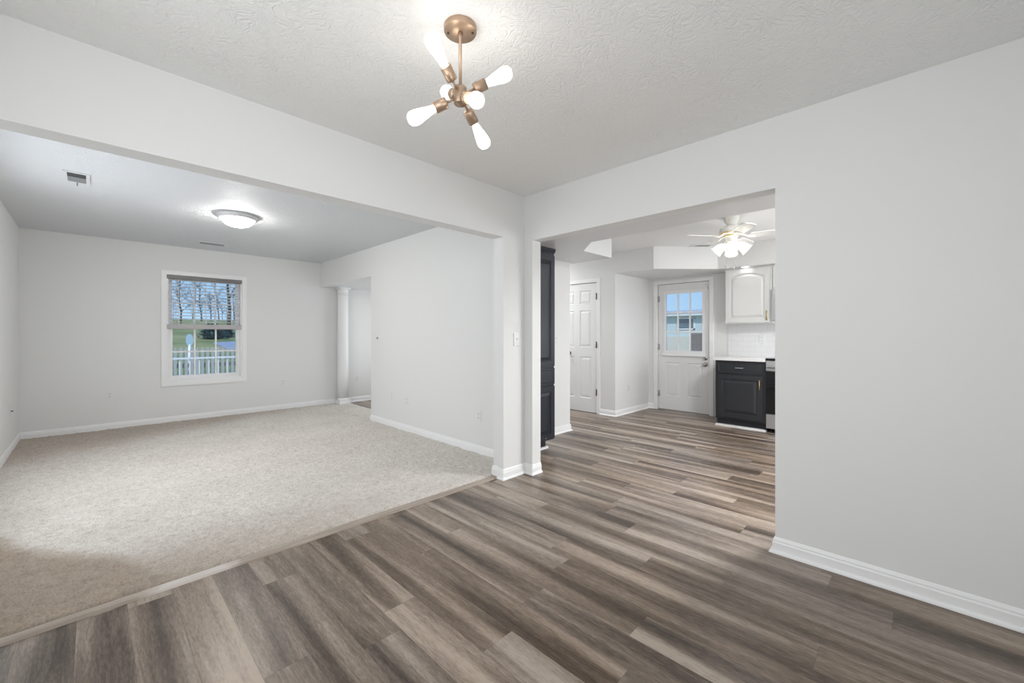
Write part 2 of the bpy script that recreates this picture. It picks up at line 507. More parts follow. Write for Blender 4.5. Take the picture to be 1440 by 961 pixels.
# wall with the closet door
CY0, CY1, CZ = 3.545, 4.305, 2.03
bm = new(); prism(bm, [(YR, 0), (CY0, 0), (CY0, CZ), (CY1, CZ), (CY1, 0), (YF, 0), (YF, H), (YR, H)], XC, XC + .12, 'x')
box(bm, XC + .12, XE, YR, YR + .12, 0, H); box(bm, XE - .1, XE, YR + .12, YF, 0, H)
struct('wall_closet', bm, M_WALL, 'white wall around the six-panel closet door', 'wall')
# outside wall with the glazed door
DY0, DY1, DZ = 2.255, 3.075, 2.035
bm = new(); prism(bm, [(YB, 0), (DY0, 0), (DY0, DZ), (DY1, DZ), (DY1, 0), (YR + .12, 0), (YR + .12, H), (YB, H)], XE, XE + .14, 'x')
struct('wall_exterior', bm, M_WALL, 'white kitchen wall around the half-glazed outside door', 'wall')

# dropped soffits
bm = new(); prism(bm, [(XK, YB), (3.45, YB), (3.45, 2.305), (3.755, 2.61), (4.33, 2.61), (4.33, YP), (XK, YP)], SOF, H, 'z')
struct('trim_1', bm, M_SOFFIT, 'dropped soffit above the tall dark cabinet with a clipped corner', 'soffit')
bm = new(); prism(bm, [(XC, YR), (XC, 2.63), (6.09, 2.0), (6.09, YB), (XE, YB), (XE, YR)], SOF, H, 'z')
struct('trim_2', bm, M_WALL, 'dropped soffit with an angled face above the outside door', 'soffit')

# ------------------------------------------------------------------ baseboards
BASE = [(0, 0), (.012, 0), (.012, .055), (.009, .062), (.009, .070), (.004, .083), (0, .085)]
BASE_SHOE = [(0, 0), (.027, 0), (.0255, .008), (.020, .014), (.012, .017), (.012, .056), (.009, .063), (.009, .071), (.004, .084), (0, .086)]
bm = new(); sweep(bm, [(XD + .11, .58), (XD, .58), (XD, YB)][::-1], [(-o, h) for o, h in BASE_SHOE][::-1])
struct('baseboard_right', bm, M_TRIM, 'white baseboard of the dining room wall right of the kitchen opening', 'baseboard')
# around the corner stub: living side -> end -> dining face -> inner corner -> stub face -> kitchen jamb
bm = new(); sweep(bm, [(2.427, YD + .055), (2.427, YD), (XD, YD), (XD, 2.405), (XK, 2.405)], BASE_SHOE)
struct('baseboard_corner', bm, M_TRIM, 'white baseboard around the corner stub between both openings', 'baseboard')
bm = new(); sweep(bm, [(XD, YE), (2.427, YE), (2.427, YD + .055)][::-1], [(-o, h) for o, h in BASE][::-1], .012)
struct('baseboard_stub', bm, M_TRIM, 'white baseboard on the carpet side of the corner stub', 'baseboard')
bm = new(); sweep(bm, [(2.87, 5.49), (XV, 5.49), (XV, YE)], BASE, .012)
struct('baseboard_side', bm, M_TRIM, 'white baseboard along the right wall of the carpeted room', 'baseboard')
bm = new(); sweep(bm, [(XL, YE), (XL, YF), (3.0, YF)], BASE, .012)
struct('baseboard_left', bm, M_TRIM, 'white baseboard along the left and far walls of the carpeted room', 'baseboard')
bm = new(); sweep(bm, [(3.23, YF), (XP - .02, YF)], BASE_SHOE)
struct('baseboard_foyer', bm, M_TRIM, 'white baseboard in the entry beside the round column', 'baseboard')
bm = new(); sweep(bm, [(3.47, YP), (XP, YP), (XP, 5.3)], BASE_SHOE)
struct('baseboard_pantry', bm, M_TRIM, 'white baseboard right of the tall dark cabinet', 'baseboard')
bm = new(); sweep(bm, [(XC, CY0 - .058), (XC, YR), (XE, YR), (XE, DY1 + .058)], BASE_SHOE)
struct('baseboard_recess', bm, M_TRIM, 'white baseboard around the wall end beside the outside door', 'baseboard')

# ------------------------------------------------------------------ carpet and its transition strip


def smooth_noise(nx, ny, cell, seed):
    r = np.random.default_rng(seed); gx, gy = int(nx / cell) + 3, int(ny / cell) + 3
    g = r.standard_normal((gy, gx))
    ys = np.arange(ny) / cell; xs = np.arange(nx) / cell
    iy = ys.astype(int); ix = xs.astype(int); fy = (ys - iy)[:, None]; fx = (xs - ix)[None, :]
    fy = fy * fy * (3 - 2 * fy); fx = fx * fx * (3 - 2 * fx)
    a = g[iy][:, ix]; b = g[iy][:, ix + 1]; c = g[iy + 1][:, ix]; d = g[iy + 1][:, ix + 1]
    return (a * (1 - fx) + b * fx) * (1 - fy) + (c * (1 - fx) + d * fx) * fy


def carpet_mesh():
    x0, x1, y0, y1, st = XL + .001, XV - .001, 2.6185, YF - .001, .0095
    nx, ny = int((x1 - x0) / st) + 1, int((y1 - y0) / st) + 1
    xs = np.linspace(x0, x1, nx); ys = np.linspace(y0, y1, ny)
    X, Y = np.meshgrid(xs, ys)
    Z = .019 + .0022 * np.random.default_rng(3).standard_normal((ny, nx)) + .0022 * smooth_noise(nx, ny, 3, 5) + .0016 * smooth_noise(nx, ny, 11, 7)
    # rolled down at the strip; pressed thin under the wall ends
    Z *= np.clip((Y - y0) / .012, 0, 1) ** .5
    co = np.stack([X, Y, Z], -1).reshape(-1, 3)
    i = np.arange((ny - 1) * nx).reshape(ny - 1, nx)[:, :-1].ravel()
    f = np.stack([i, i + 1, i + nx + 1, i + nx], -1)
    # entry part up to the wood boundary
    x2 = 3.19; n2x, n2y = int((x2 - XV) / .012), int((YF - 5.5) / .012)
    X2, Y2 = np.meshgrid(np.linspace(XV - .001, x2, n2x), np.linspace(5.5, YF - .001, n2y))
    Z2 = .019 + .0022 * np.random.default_rng(4).standard_normal(X2.shape) + .0016 * smooth_noise(n2x, n2y, 5, 8)
    Z2 *= np.clip((x2 - X2) / .02, 0, 1) ** .5
    b = len(co); co = np.concatenate([co, np.stack([X2, Y2, Z2], -1).reshape(-1, 3)])
    i = np.arange((n2y - 1) * n2x).reshape(n2y - 1, n2x)[:, :-1].ravel() + b
    f = np.concatenate([f, np.stack([i, i + 1, i + n2x + 1, i + n2x], -1)])
    me = bpy.data.meshes.new('carpet'); me.vertices.add(len(co)); me.vertices.foreach_set('co', co.astype(np.float32).ravel())
    me.loops.add(len(f) * 4); me.loops.foreach_set('vertex_index', f.astype(np.int32).ravel())
    me.polygons.add(len(f)); me.polygons.foreach_set('loop_start', np.arange(0, len(f) * 4, 4, dtype=np.int32))
    me.polygons.foreach_set('use_smooth', np.ones(len(f), bool))
    me.update(calc_edges=True); me.validate()
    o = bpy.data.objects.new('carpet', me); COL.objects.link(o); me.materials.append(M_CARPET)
    return o


carpet = carpet_mesh(); carpet['kind'] = 'stuff'
tag(carpet, 'beige wall-to-wall carpet pile in the room with the window', 'carpet')

# tan strip, rounded over, with a pale worn stretch in the middle
random.seed(2)
bm = new()
SP = [(2.552, 0), (2.555, .008), (2.565, .013), (2.585, .015), (2.603, .013), (2.610, .008), (2.612, 0)]
ring = []
NS = 60
for i in range(NS + 1):
    x = XL + (2.412 - XL) * i / NS
    w = .004 * math.sin(x * 2.1) + random.uniform(-.0012, .0012)
    ring.append([bm.verts.new((x, y + w * (.8 if y > 2.59 else .4), z)) for y, z in SP])
for a, b in zip(ring, ring[1:]):
    for j in range(len(SP) - 1):
        f = bm.faces.new((a[j], b[j], b[j + 1], a[j + 1])); f.smooth = True
bm.faces.new(ring[0][::-1]); bm.faces.new(ring[-1])
_m = M_STRIP; t = NT(_m); p = t.pos(); x, y, z = t.sep(p)
pale = t.n('MapRange', interpolation_type='SMOOTHSTEP'); t.l(t.math('ABSOLUTE', t.math('SUBTRACT', t.math('ADD', x, t.math('MULTIPLY', t.noise(p, 20, 2), .12)), .42)), pale.inputs[0])
pale.inputs[1].default_value = .24; pale.inputs[2].default_value = .10
c = t.ramp(t.noise(t.comb(t.math('MULTIPLY', x, 3), t.math('MULTIPLY', y, 60), 0), 1.0, 3), [(.3, (.30, .245, .20)), (.7, (.45, .385, .325))])
c = t.mix(t.math('MULTIPLY', pale.outputs[0], .8), c, (.66, .61, .57, 1)); t.l(c, t.b.inputs['Base Color'])
tag(obj('transition_strip', bm, M_STRIP), 'tan edging strip between the beige carpet and the plank floor', 'floor strip')

# ------------------------------------------------------------------ window in the far wall
win = struct('window_1', label='white double-hung window with twelve panes in the far wall', cat='window', loc=(0, YF, 0))


def wpart(name, bm, m, par, **k): return obj(name, bm, m, par)


CW = .056
bm = new()
for a in [(WX0 - CW, WX0, WZ0 - CW, WZ1 + CW), (WX1, WX1 + CW, WZ0 - CW, WZ1 + CW), (WX0, WX1, WZ1, WZ1 + CW), (WX0, WX1, WZ0 - CW, WZ0)]:
    box(bm, a[0], a[1], -.018, 0, a[2], a[3])
wpart('casing', bm, M_TRIM, win)
bm = new()
jt = .022
box(bm, WX0, WX0 + jt, 0, .14, WZ0, WZ1); box(bm, WX1 - jt, WX1, 0, .14, WZ0, WZ1)
box(bm, WX0 + jt, WX1 - jt, 0, .14, WZ1 - jt, WZ1); box(bm, WX0 + jt, WX1 - jt, 0, .14, WZ0, WZ0 + .03)
wpart('jamb', bm, M_VINYL, win)
GX0, GX1 = .782, 1.528
ZM = 1.325


def sash(z0, z1, y, bottom, top):
    bm = new(); s = GX0 - (WX0 + jt)
    box(bm, WX0 + jt, GX0, y, y + .035, z0, z1); box(bm, GX1, WX1 - jt, y, y + .035, z0, z1)
    box(bm, GX0, GX1, y, y + .035, z0, z0 + bottom); box(bm, GX0, GX1, y, y + .035, z1 - top, z1)
    a = wpart('sash', bm, M_VINYL, win)
    bm = new(); mw = .010
    zc = (z0 + bottom + z1 - top) / 2
    for k in (1, 2):
        xx = GX0 + (GX1 - GX0) * k / 3; box(bm, xx - mw, xx + mw, y + .008, y + .026, z0 + bottom, z1 - top)
    box(bm, GX0, GX1, y + .0085, y + .0255, zc - mw, zc + mw)
    wpart('muntin', bm, M_VINYL, a)
    bm = new(); box(bm, GX0, GX1, y + .015, y + .019, z0 + bottom, z1 - top); wpart('glass', bm, M_GLASS, a)


sash(WZ0 + .03, ZM + .02, .045, .052, .036)
sash(ZM - .016, WZ1 - jt, .085, .036, .036)

# raised slat blind
bl = thing('window_blind', 'half-raised white slat blind with grey headrail in the window', 'blind', (0, YF, 0))
bm = new(); box(bm, WX0 + .004, WX1 - .004, -.012, .030, 1.988, 2.040, .004); obj('headrail', bm, M_VALANCE, bl)['label'] = 'grey headrail of the blind'
bm = new(); z = 1.972
slz = []
while z > 1.385:
    slz.append(z); z -= .0445
for z in slz:
    prism(bm, [(-.009, z + .004), (-.005, z + .0065), (.030, z - .0005), (.030, z - .0035), (-.009, z + .001)], WX0 + .012, WX1 - .012, 'x')
obj('slats', bm, M_BLIND, bl)
bm = new(); box(bm, WX0 + .006, WX1 - .006, -.010, .032, 1.297, 1.362, .005); obj('bottom_rail', bm, M_BRAIL, bl)
bm = new()
for xx in (WX0 + .13, (WX0 + WX1) / 2, WX1 - .13):
    for yy in (-.0105, .0315): box(bm, xx - .0022, xx + .0022, yy - .0008, yy + .0008, 1.36, 1.99)
obj('ladder_cord', bm, M_CORD, bl)
bm = new(); tube(bm, (WX0 + .10, -.018, 1.98), (WX0 + .10, -.018, 1.40), .004, None, 8); tube(bm, (WX0 + .10, -.018, 1.995), (WX0 + .10, -.018, 1.98), .002, None, 6)
obj('tilt_wand', bm, M_CORD, bl)

# ------------------------------------------------------------------ panel helpers (local: x across, -y to the front, z up)


def raised_panel(bm, x0, x1, z0, z1, y, depth=.006, bev=.02, moat=.012):
    """a panel lying depth below the front plane y with a raised field coming back up"""
    b = y + depth
    def rect(i, yy): return [bm.verts.new(p) for p in ((x0 + i, yy, z0 + i), (x1 - i, yy, z0 + i), (x1 - i, yy, z1 - i), (x0 + i, yy, z1 - i))]
    rs = [rect(0, y), rect(moat * .5, b), rect(moat, b), rect(moat + bev, y + .001)]
    for a, c in zip(rs, rs[1:]):
        for k in range(4): bm.faces.new((a[k], a[(k + 1) % 4], c[(k + 1) % 4], c[k]))
    bm.faces.new(rs[-1])


def panel_front(bm, x0, x1, z0, z1, y0, y1, panels, **kw):
    """slab from y0 (front) to y1 (back) whose front carries raised panels (list of x0,x1,z0,z1)"""
    xs = sorted({x0, x1, *[p[0] for p in panels], *[p[1] for p in panels]})
    zs = sorted({z0, z1, *[p[2] for p in panels], *[p[3] for p in panels]})
    for i in range(len(xs) - 1):
        for j in range(len(zs) - 1):
            cx, cz = (xs[i] + xs[i + 1]) / 2, (zs[j] + zs[j + 1]) / 2
            if any(p[0] < cx < p[1] and p[2] < cz < p[3] for p in panels): continue
            bm.faces.new([bm.verts.new(q) for q in ((xs[i], y0, zs[j]), (xs[i + 1], y0, zs[j]), (xs[i + 1], y0, zs[j + 1]), (xs[i], y0, zs[j + 1]))])
    for p in panels: raised_panel(bm, *p, y0, **kw)
    a = [bm.verts.new(q) for q in ((x0, y0, z0), (x1, y0, z0), (x1, y0, z1), (x0, y0, z1))]
    c = [bm.verts.new((v.co.x, y1, v.co.z)) for v in a]
    for k in range(4): bm.faces.new((a[k], c[k], c[(k + 1) % 4], a[(k + 1) % 4]))
    bm.faces.new(c)
    bmesh.ops.remove_doubles(bm, verts=bm.verts[:], dist=1e-5)
    bmesh.ops.recalc_face_normals(bm, faces=bm.faces[:])


def bar_handle(par, x, y, z0, z1, m, name='handle'):
    bm = new()
    tube(bm, (x, y - .030, z0), (x, y - .030, z1), .006, None, 12)
    for z in (z0 + .015, z1 - .015): tube(bm, (x, y, z), (x, y - .030, z), .0045, None, 10)
    return obj(name, bm, m, par)


# ------------------------------------------------------------------ closet door (faces -X): local x runs towards -Y
d1 = struct('door_1', label='white six-panel closet door with black hinges', cat='door', loc=(XC, CY1, 0), rotz=-PI / 2)
DW = CY1 - CY0
bm = new()
st = .105
pw = (DW - .02 - 3 * st) / 2
px = [(.01 + st, .01 + st + pw), (.01 + 2 * st + pw, .01 + 2 * st + 2 * pw)]
pz = [(.22, .87), (1.02, 1.60), (1.70, 1.91)]
panel_front(bm, .006, DW - .006, .006, CZ - .006, .012, .047, [(a[0], a[1], b[0], b[1]) for a in px for b in pz], depth=.009, bev=.028, moat=.016)
slab = obj('door_panel', bm, M_DOOR, d1)
bm = new()
cw = .058
box(bm, -cw, .0, -.010, 0, 0, CZ + cw); box(bm, DW, DW + cw, -.010, 0, 0, CZ + cw); box(bm, 0, DW, -.010, 0, CZ, CZ + cw)
obj('casing', bm, M_TRIM, d1)
for z in (1.809, 1.063, .329):
    bm = new(); tube(bm, (DW - .002, -.013, z - .05), (DW - .002, -.013, z + .05), .0085, None, 10); box(bm, DW - .020, DW - .006, .0075, .0115, z - .045, z + .045); box(bm, DW - .010, DW - .006, -.013, .0075, z - .045, z + .045)
    obj('hinge', bm, M_BLACK, d1)
bm = new(); kx = .07
lathe(bm, [(.030, 0), (.030, .006), (.011, .010), (.011, .030), (.024, .038), (.027, .050), (.022, .060), (0, .063)], 20, (.232, .012, .92), (0, -1, 0))
obj('knob', bm, M_BLACK, d1)

# ------------------------------------------------------------------ outside door, half glazed
d2 = struct('door_2', label='white half-glazed outside door with nine panes', cat='door', loc=(XE, DY1, 0), rotz=-PI / 2)
W2 = DY1 - DY0
gx0, gx1, gz0, gz1 = .137, .705, .965, 1.870    # glass, local
bm = new()
sx0, sx1, sz0, sz1 = gx0 - .012, gx1 + .012, gz0 - .012, gz1 + .012
panel_front(bm, .006, W2 - .006, .012, sz0, .030, .072, [(.125, .360, .235, .775), (.470, .700, .235, .775)], depth=.009, bev=.03, moat=.016)
box(bm, .006, sx0, .030, .072, sz0, sz1); box(bm, sx1, W2 - .006, .030, .072, sz0, sz1); box(bm, .006, W2 - .006, .030, .072, sz1, DZ - .006)
obj('door_panel', bm, M_DOOR, d2)
bm = new()
box(bm, -cw, 0, -.018, 0, 0, DZ + cw); box(bm, W2, W2 + cw, -.018, 0, 0, DZ + cw); box(bm, 0, W2, -.018, 0, DZ, DZ + cw)
obj('casing', bm, M_TRIM, d2)
bm = new(); box(bm, 0, W2, .03, .13, 0, .012); obj('threshold', bm, M_NICKEL, d2)
bm = new(); f = .036
for a in [(gx0 - f, gx0, gz0 - f, gz1 + f), (gx1, gx1 + f, gz0 - f, gz1 + f), (gx0, gx1, gz1, gz1 + f), (gx0, gx1, gz0 - f, gz0)]:
    box(bm, a[0], a[1], .012, .030, a[2], a[3])
lf = obj('lite_frame', bm, M_VINYL, d2)
bm = new()
for k in (1, 2):
    xx = gx0 + (gx1 - gx0) * k / 3; box(bm, xx - .011, xx + .011, .022, .040, gz0, gz1)
    zz = gz0 + (gz1 - gz0) * k / 3; box(bm, gx0, gx1, .0225, .0395, zz - .011, zz + .011)
obj('muntin', bm, M_VINYL, lf)
bm = new(); box(bm, gx0 - .012, gx1 + .012, .050, .054, gz0 - .012, gz1 + .012); obj('glass', bm, M_GLASS, lf)
bm = new(); z = gz1 - .01
while z > gz0 + .01:
    box(bm, gx0 + .004, gx1 - .004, .042, .0485, z - .0012, z + .0012); z -= .0245
obj('mini_blind', bm, M_BLIND, d2)
bm = new(); box(bm, gx0 - .05, gx1 + .05, -.004, .014, gz0 - .085, gz0 - .062); box(bm, gx0 - .045, gx1 + .045, .016, .030, gz0 - .062, gz0 - .036)
obj('lite_sill', bm, M_VINYL, d2)
bm = new(); box(bm, gx0 - .05, gx1 + .075, .016, .030, 1.905, 1.918); box(bm, gx1 + .05, gx1 + .075, .004, .030, 1.912, 1.938)
obj('shade_bracket', bm, M_VINYL, d2)
for z in (1.80, 1.02, .26):
    bm = new(); tube(bm, (.002, .016, z - .05), (.002, .016, z + .05), .0075, None, 10); box(bm, .006, .03, .026, .030, z - .045, z + .045)
    obj('hinge', bm, M_NICKEL, d2)
for nm, z in (('deadbolt', .862), ('knob', .762)):
    bm = new()
    if nm == 'knob': prof = [(.033, 0), (.033, .006), (.012, .011), (.012, .028), (.026, .036), (.029, .050), (.024, .060), (0, .063)]
    else: prof = [(.032, 0), (.032, .012), (.026, .017), (.012, .017), (.012, .022), (0, .022)]
    lathe(bm, prof, 20, (W2 - .072, .030, z), (0, -1, 0))
    if nm == 'deadbolt': box(bm, W2 - .077, W2 - .067, -.018, .008, z - .02, z + .02)
    obj(nm, bm, M_NICKEL, d2)
for z in (.762, .862):
    bm = new(); box(bm, W2 - .010, W2 - .004, .024, .032, z - .03, z + .03); obj('strike_plate', bm, M_NICKEL, d2)

# ------------------------------------------------------------------ round column at the entry
colm = thing('round_column', 'white round column beneath the header at the carpet edge by the entry', 'column', (3.095, 7.222, 0))
bm = new(); lathe(bm, [(.094, .11), (.094, .6), (.086, 1.88), (.086, 1.935)], 36); obj('shaft', bm, M_TRIM, colm)
bm = new(); lathe(bm, [(.086, 1.925), (.095, 1.932), (.095, 1.946), (.088, 1.953), (.088, 1.985), (.098, 2.000), (.098, 2.012)], 36); box(bm, -.101, .101, -.101, .101, 2.012, HD)
obj('capital', bm, M_TRIM, colm)
bm = new(); box(bm, -.098, .098, -.098, .098, 0, .070); lathe(bm, [(.097, .070), (.099, .082), (.096, .100), (.094, .112)], 36)
obj('base', bm, M_TRIM, colm)

# ------------------------------------------------------------------ outlets, switches (local: faces -Y)


def plate(name, label, cat, loc, rotz, kind, group=None):
    r = thing(name, label, cat, loc, rotz, group)
    bm = new(); box(bm, -.035, .035, -.006, 0, -.057, .057, .0025); obj('cover_plate', bm, M_PLATE, r)
    if kind == 'outlet':
        for dz in (-.020, .020):
            bm = new(); prism(bm, [(.0165 * math.cos(a) * 1.0, dz + .0145 * math.sin(a)) for a in np.linspace(0, 2 * PI, 17)[:-1]], -.0085, -.005, 'y')
            k = obj('receptacle', bm, M_PLATE, r)
            bm = new(); box(bm, -.0075, -.005, -.0092, -.008, dz - .003, dz + .006); box(bm, .005, .0075, -.0092, -.008, dz - .003, dz + .006); box(bm, -.002, .002, -.0092, -.008, dz - .010, dz - .006)
            obj('slot', bm, M_SLOT, k)
    elif kind == 'switch':
        bm = new(); box(bm, -.005, .005, -.008, -.005, -.012, .012); prism(bm, [(-.006, -.006), (-.020, .006), (-.019, .010), (-.006, .006)], -.0035, .0035, 'x'); obj('toggle', bm, M_PLATE, r)
    elif kind == 'coax':
        bm = new(); lathe(bm, [(.0075, .005), (.0075, .010), (.0045, .010), (.0045, .020), (0, .020)], 12, (0, 0, 0), (0, -1, 0)); obj('connector', bm, M_BLACK, r)
    elif kind == 'blank':
        for dz in (-.03, .03):
            bm = new(); lathe(bm, [(.003, .005), (.003, .007), (0, .0075)], 8, (0, 0, dz), (0, -1, 0)); obj('screw', bm, M_NICKEL, r)
    elif kind == 'dial':
        bm = new(); lathe(bm, [(.017, .005), (.016, .018), (.012, .022), (0, .022)], 18, (0, 0, 0), (0, -1, 0)); obj('dial', bm, M_BRAIL, r)
    return r


FX = -PI / 2     # faces -X
plate('wall_outlet', 'white outlet low on the far wall, left of the window', 'outlet', (.155, YF, .45), 0, 'outlet')
plate('wall_outlet', 'white outlet low on the far wall between window and column', 'outlet', (2.176, YF, .447), 0, 'outlet')
plate('wall_outlet', 'white outlet in the entry just right of the round column', 'outlet', (3.412, YF, .423), 0, 'outlet')
plate('wall_outlet', 'white outlet low on the carpeted room\'s side wall, beside the blank plate', 'outlet', (XV, 4.56, .395), FX, 'outlet')
plate('wall_outlet', 'white outlet low on the side wall nearest the corner stub', 'outlet', (XV, 3.18, .397), FX, 'outlet')
plate('blank_plate', 'blank white plate low on the side wall near the entry opening', 'wall plate', (XV, 4.96, .405), FX, 'blank')
plate('dimmer_switch', 'small white dimmer with grey dial beside the entry opening', 'switch', (XV, 5.29, 1.172), FX, 'dial')
plate('light_switch', 'white toggle switch on the corner stub between the two openings', 'switch', (2.583, YD, 1.178), 0, 'switch')
plate('cable_outlet', 'white plate with black cable connector on the far left wall', 'cable outlet', (XL, 6.62, .435), PI / 2, 'coax')
plate('light_switch', 'white switch on the kitchen wall beside the tall dark cabinet', 'switch', (3.985, YP, 1.173), 0, 'switch')
plate('wall_outlet', 'white outlet low on the recess wall left of the outside door', 'outlet', (5.879, YR, .391), 0, 'outlet')
plate('wall_outlet', 'white outlet on the tile backsplash under the white cabinet', 'outlet', (XE - .008, 1.56, 1.158), FX, 'outlet')

# ------------------------------------------------------------------ tall dark cabinet (faces -Y)
pn = thing('pantry_cabinet', 'tall charcoal navy cabinet in the kitchen, seen past the stub', 'cabinet', (2.875, 2.79, 0))
PW, PD = .592, YP - 2.79 - .004
bm = new(); box(bm, 0, PW, .0, PD, .105, SOF - .002); obj('carcass', bm, M_NAVY, pn)
bm = new(); box(bm, 0, PW - .05, .075, PD, .0, .105); obj('toe_kick', bm, M_TOE, pn)
bm = new(); box(bm, 0, PW - .03, .052, .075, 0, .022); obj('shoe_strip', bm, M_TRIM, pn)['label'] = 'white shoe strip under the toe kick'
bm = new(); box(bm, -.002, PW + .001, -.022, .0, SOF - .030, SOF - .002); box(bm, -.002, PW, -.014, .0, SOF - .045, SOF - .030); obj('crown', bm, M_NAVY, pn)
for nm, z0, z1 in (('door', .885, 2.05), ('drawer', .695, .865), ('door', .120, .675)):
    bm = new()
    if nm == 'door': panel_front(bm, .03, PW - .012, z0, z1, -.020, -.0005, [(.03 + .06, PW - .012 - .06, z0 + .055, z1 - .055)], depth=.008, bev=.03, moat=.012)
    else: panel_front(bm, .03, PW - .012, z0, z1, -.020, -.0005, [(.045, PW - .027, z0 + .018, z1 - .018)], depth=.003, bev=.004, moat=.006)
    d = obj(nm, bm, M_NAVY, pn)
    if nm == 'door' and z0 < .5:
        bm = new(); lathe(bm, [(.006, 0), (.006, .012), (0, .015)], 12, (.425, -.020, z0 + .022), (0, -1, 0)); obj('bumper', bm, M_NICKEL, d)

# ------------------------------------------------------------------ base cabinet, counter, backsplash, range (face -X)
BX = 5.91
bc = thing('base_cabinet', 'charcoal base cabinet with one drawer and a gold-handled door', 'cabinet', (BX, 1.970, 0), FX)
BWD, BD = .595, XE - BX - .002
bm = new(); box(bm, 0, BWD, 0, BD, .10, .874); obj('carcass', bm, M_CHAR, bc)
bm = new(); box(bm, .0, BWD, .06, BD, 0, .10); obj('toe_kick', bm, M_TOE, bc)
bm = new(); box(bm, -.004, BWD, .0, .06, 0, .020); obj('shoe_strip', bm, M_TRIM, bc)['label'] = 'white strip along the toe kick'
bm = new(); panel_front(bm, .03, BWD - .03, .715, .850, -.020, -.0005, [(.045, BWD - .045, .730, .835)], depth=.003, bev=.004, moat=.006)
dr = obj('drawer', bm, M_CHAR, bc)
bm = new(); pipe(bm, [(BWD / 2 - .045, -.020, .785), (BWD / 2 - .040, -.042, .785), (BWD / 2, -.046, .785), (BWD / 2 + .040, -.042, .785), (BWD / 2 + .045, -.020, .785)], .005); obj('pull', bm, M_NICKEL, dr)['label'] = 'silver drawer pull'
bm = new(); panel_front(bm, .03, BWD - .03, .125, .690, -.020, -.0005, [(.03 + .06, BWD - .09, .185, .630)], depth=.009, bev=.032, moat=.012)
dd = obj('door', bm, M_CHAR, bc)
bar_handle(dd, BWD - .060, -.020, .520, .645, M_GOLD)['label'] = 'gold bar handle'

bm = new(); box(bm, BX - .030, XE, 1.374, 1.992, .876, .914, .004)
tag(obj('countertop', bm, M_COUNTER), 'white countertop on the charcoal base cabinet', 'countertop')
bm = new(); box(bm, XE - .008, XE, .0, 2.0, .914, 1.372)
struct('trim_3', bm, M_TILE, 'white subway tile backsplash under the white cabinet', 'backsplash')

rg = thing('kitchen_range', 'black and stainless range at the right of the charcoal cabinet', 'range', (BX, 1.370, 0), FX)
RW, RD = .758, XE - BX - .012
bm = new(); box(bm, 0, RW, .0, RD, .07, .895); obj('body', bm, M_STEEL, rg)
bm = new(); box(bm, -.002, RW + .002, -.030, RD, .895, .925, .004); obj('cooktop', bm, M_BGLASS, rg)['label'] = 'black glass cooktop'
bm = new(); box(bm, .003, RW - .003, -.030, 0, .770, .893, .003); cp = obj('control_panel', bm, M_STEEL, rg)
for k in range(5):
    bm = new(); lathe(bm, [(.020, 0), (.018, .022), (0, .024)], 16, (.20 + k * .09, -.030, .855), (0, -1, 0)); obj('knob', bm, M_STEEL, cp)
bm = new(); box(bm, .003, RW - .003, -.028, 0, .235, .765, .003); od = obj('oven_door', bm, M_BGLASS, rg)
bm = new(); box(bm, .0, RW, -.034, -.029, .655, .660); obj('door_seam', bm, M_TOE, od)
bm = new(); tube(bm, (.02, -.062, .815), (RW - .02, -.062, .815), .011, None, 12)
for xx in (.06, RW - .06): tube(bm, (xx, -.030, .815), (xx, -.062, .815), .008, None, 10)
obj('handle', bm, M_STEEL, rg)
bm = new(); box(bm, .003, RW - .003, -.028, 0, .055, .228, .003); obj('drawer', bm, M_STEEL, rg)
for xx in (.05, RW - .05):
    bm = new(); lathe(bm, [(.018, 0), (.018, .012), (.010, .014), (.010, .07)], 12, (xx, .04, 0)); obj('foot', bm, M_BLACK, rg)

# ------------------------------------------------------------------ upper cabinets (face -X)
UX = 6.22


def arched_door(par, x0, x1, z0, z1, m, y=-.020):
    bm = new(); s = .055; a0, a1 = x0 + s, x1 - s; zt, rise = z1 - .105, .055
    arch = [(a0 + (a1 - a0) * k / 16, zt + rise * (1 - ((k / 8) - 1) ** 2)) for k in range(17)]
    box(bm, x0, a0, y, -.0005, z0, z1); box(bm, a1, x1, y, -.0005, z0, z1); box(bm, a0, a1, y, -.0005, z0, z0 + s)
    prism(bm, [(a0, z1), *arch, (a1, z1)], y, -.0005, 'y')
    d = obj('door', bm, m, par)
    bm = new(); out = [(a0, z0 + s), (a1, z0 + s)] + arch[::-1]
    def inset(i): # shrink towards the middle
        cx, x_h = (a0 + a1) / 2, (a1 - a0) / 2
        zb = z0 + s
        return [(cx + (px - cx) * (1 - i / x_h), pz + i if pz <= zb + 1e-6 else pz - i) for px, pz in out]
    rings = [[bm.verts.new((px, yy, pz)) for px, pz in inset(i)] for i, yy in ((0, y + .015), (.014, y + .015), (.040, y + .001))]
    for a, c in zip(rings, rings[1:]):
        for k in range(len(a)): bm.faces.new((a[k], a[(k + 1) % len(a)], c[(k + 1) % len(a)], c[k]))
    bm.faces.new(rings[-1]); bmesh.ops.recalc_face_normals(bm, faces=bm.faces[:])
    obj('panel', bm, m, d)
    return d


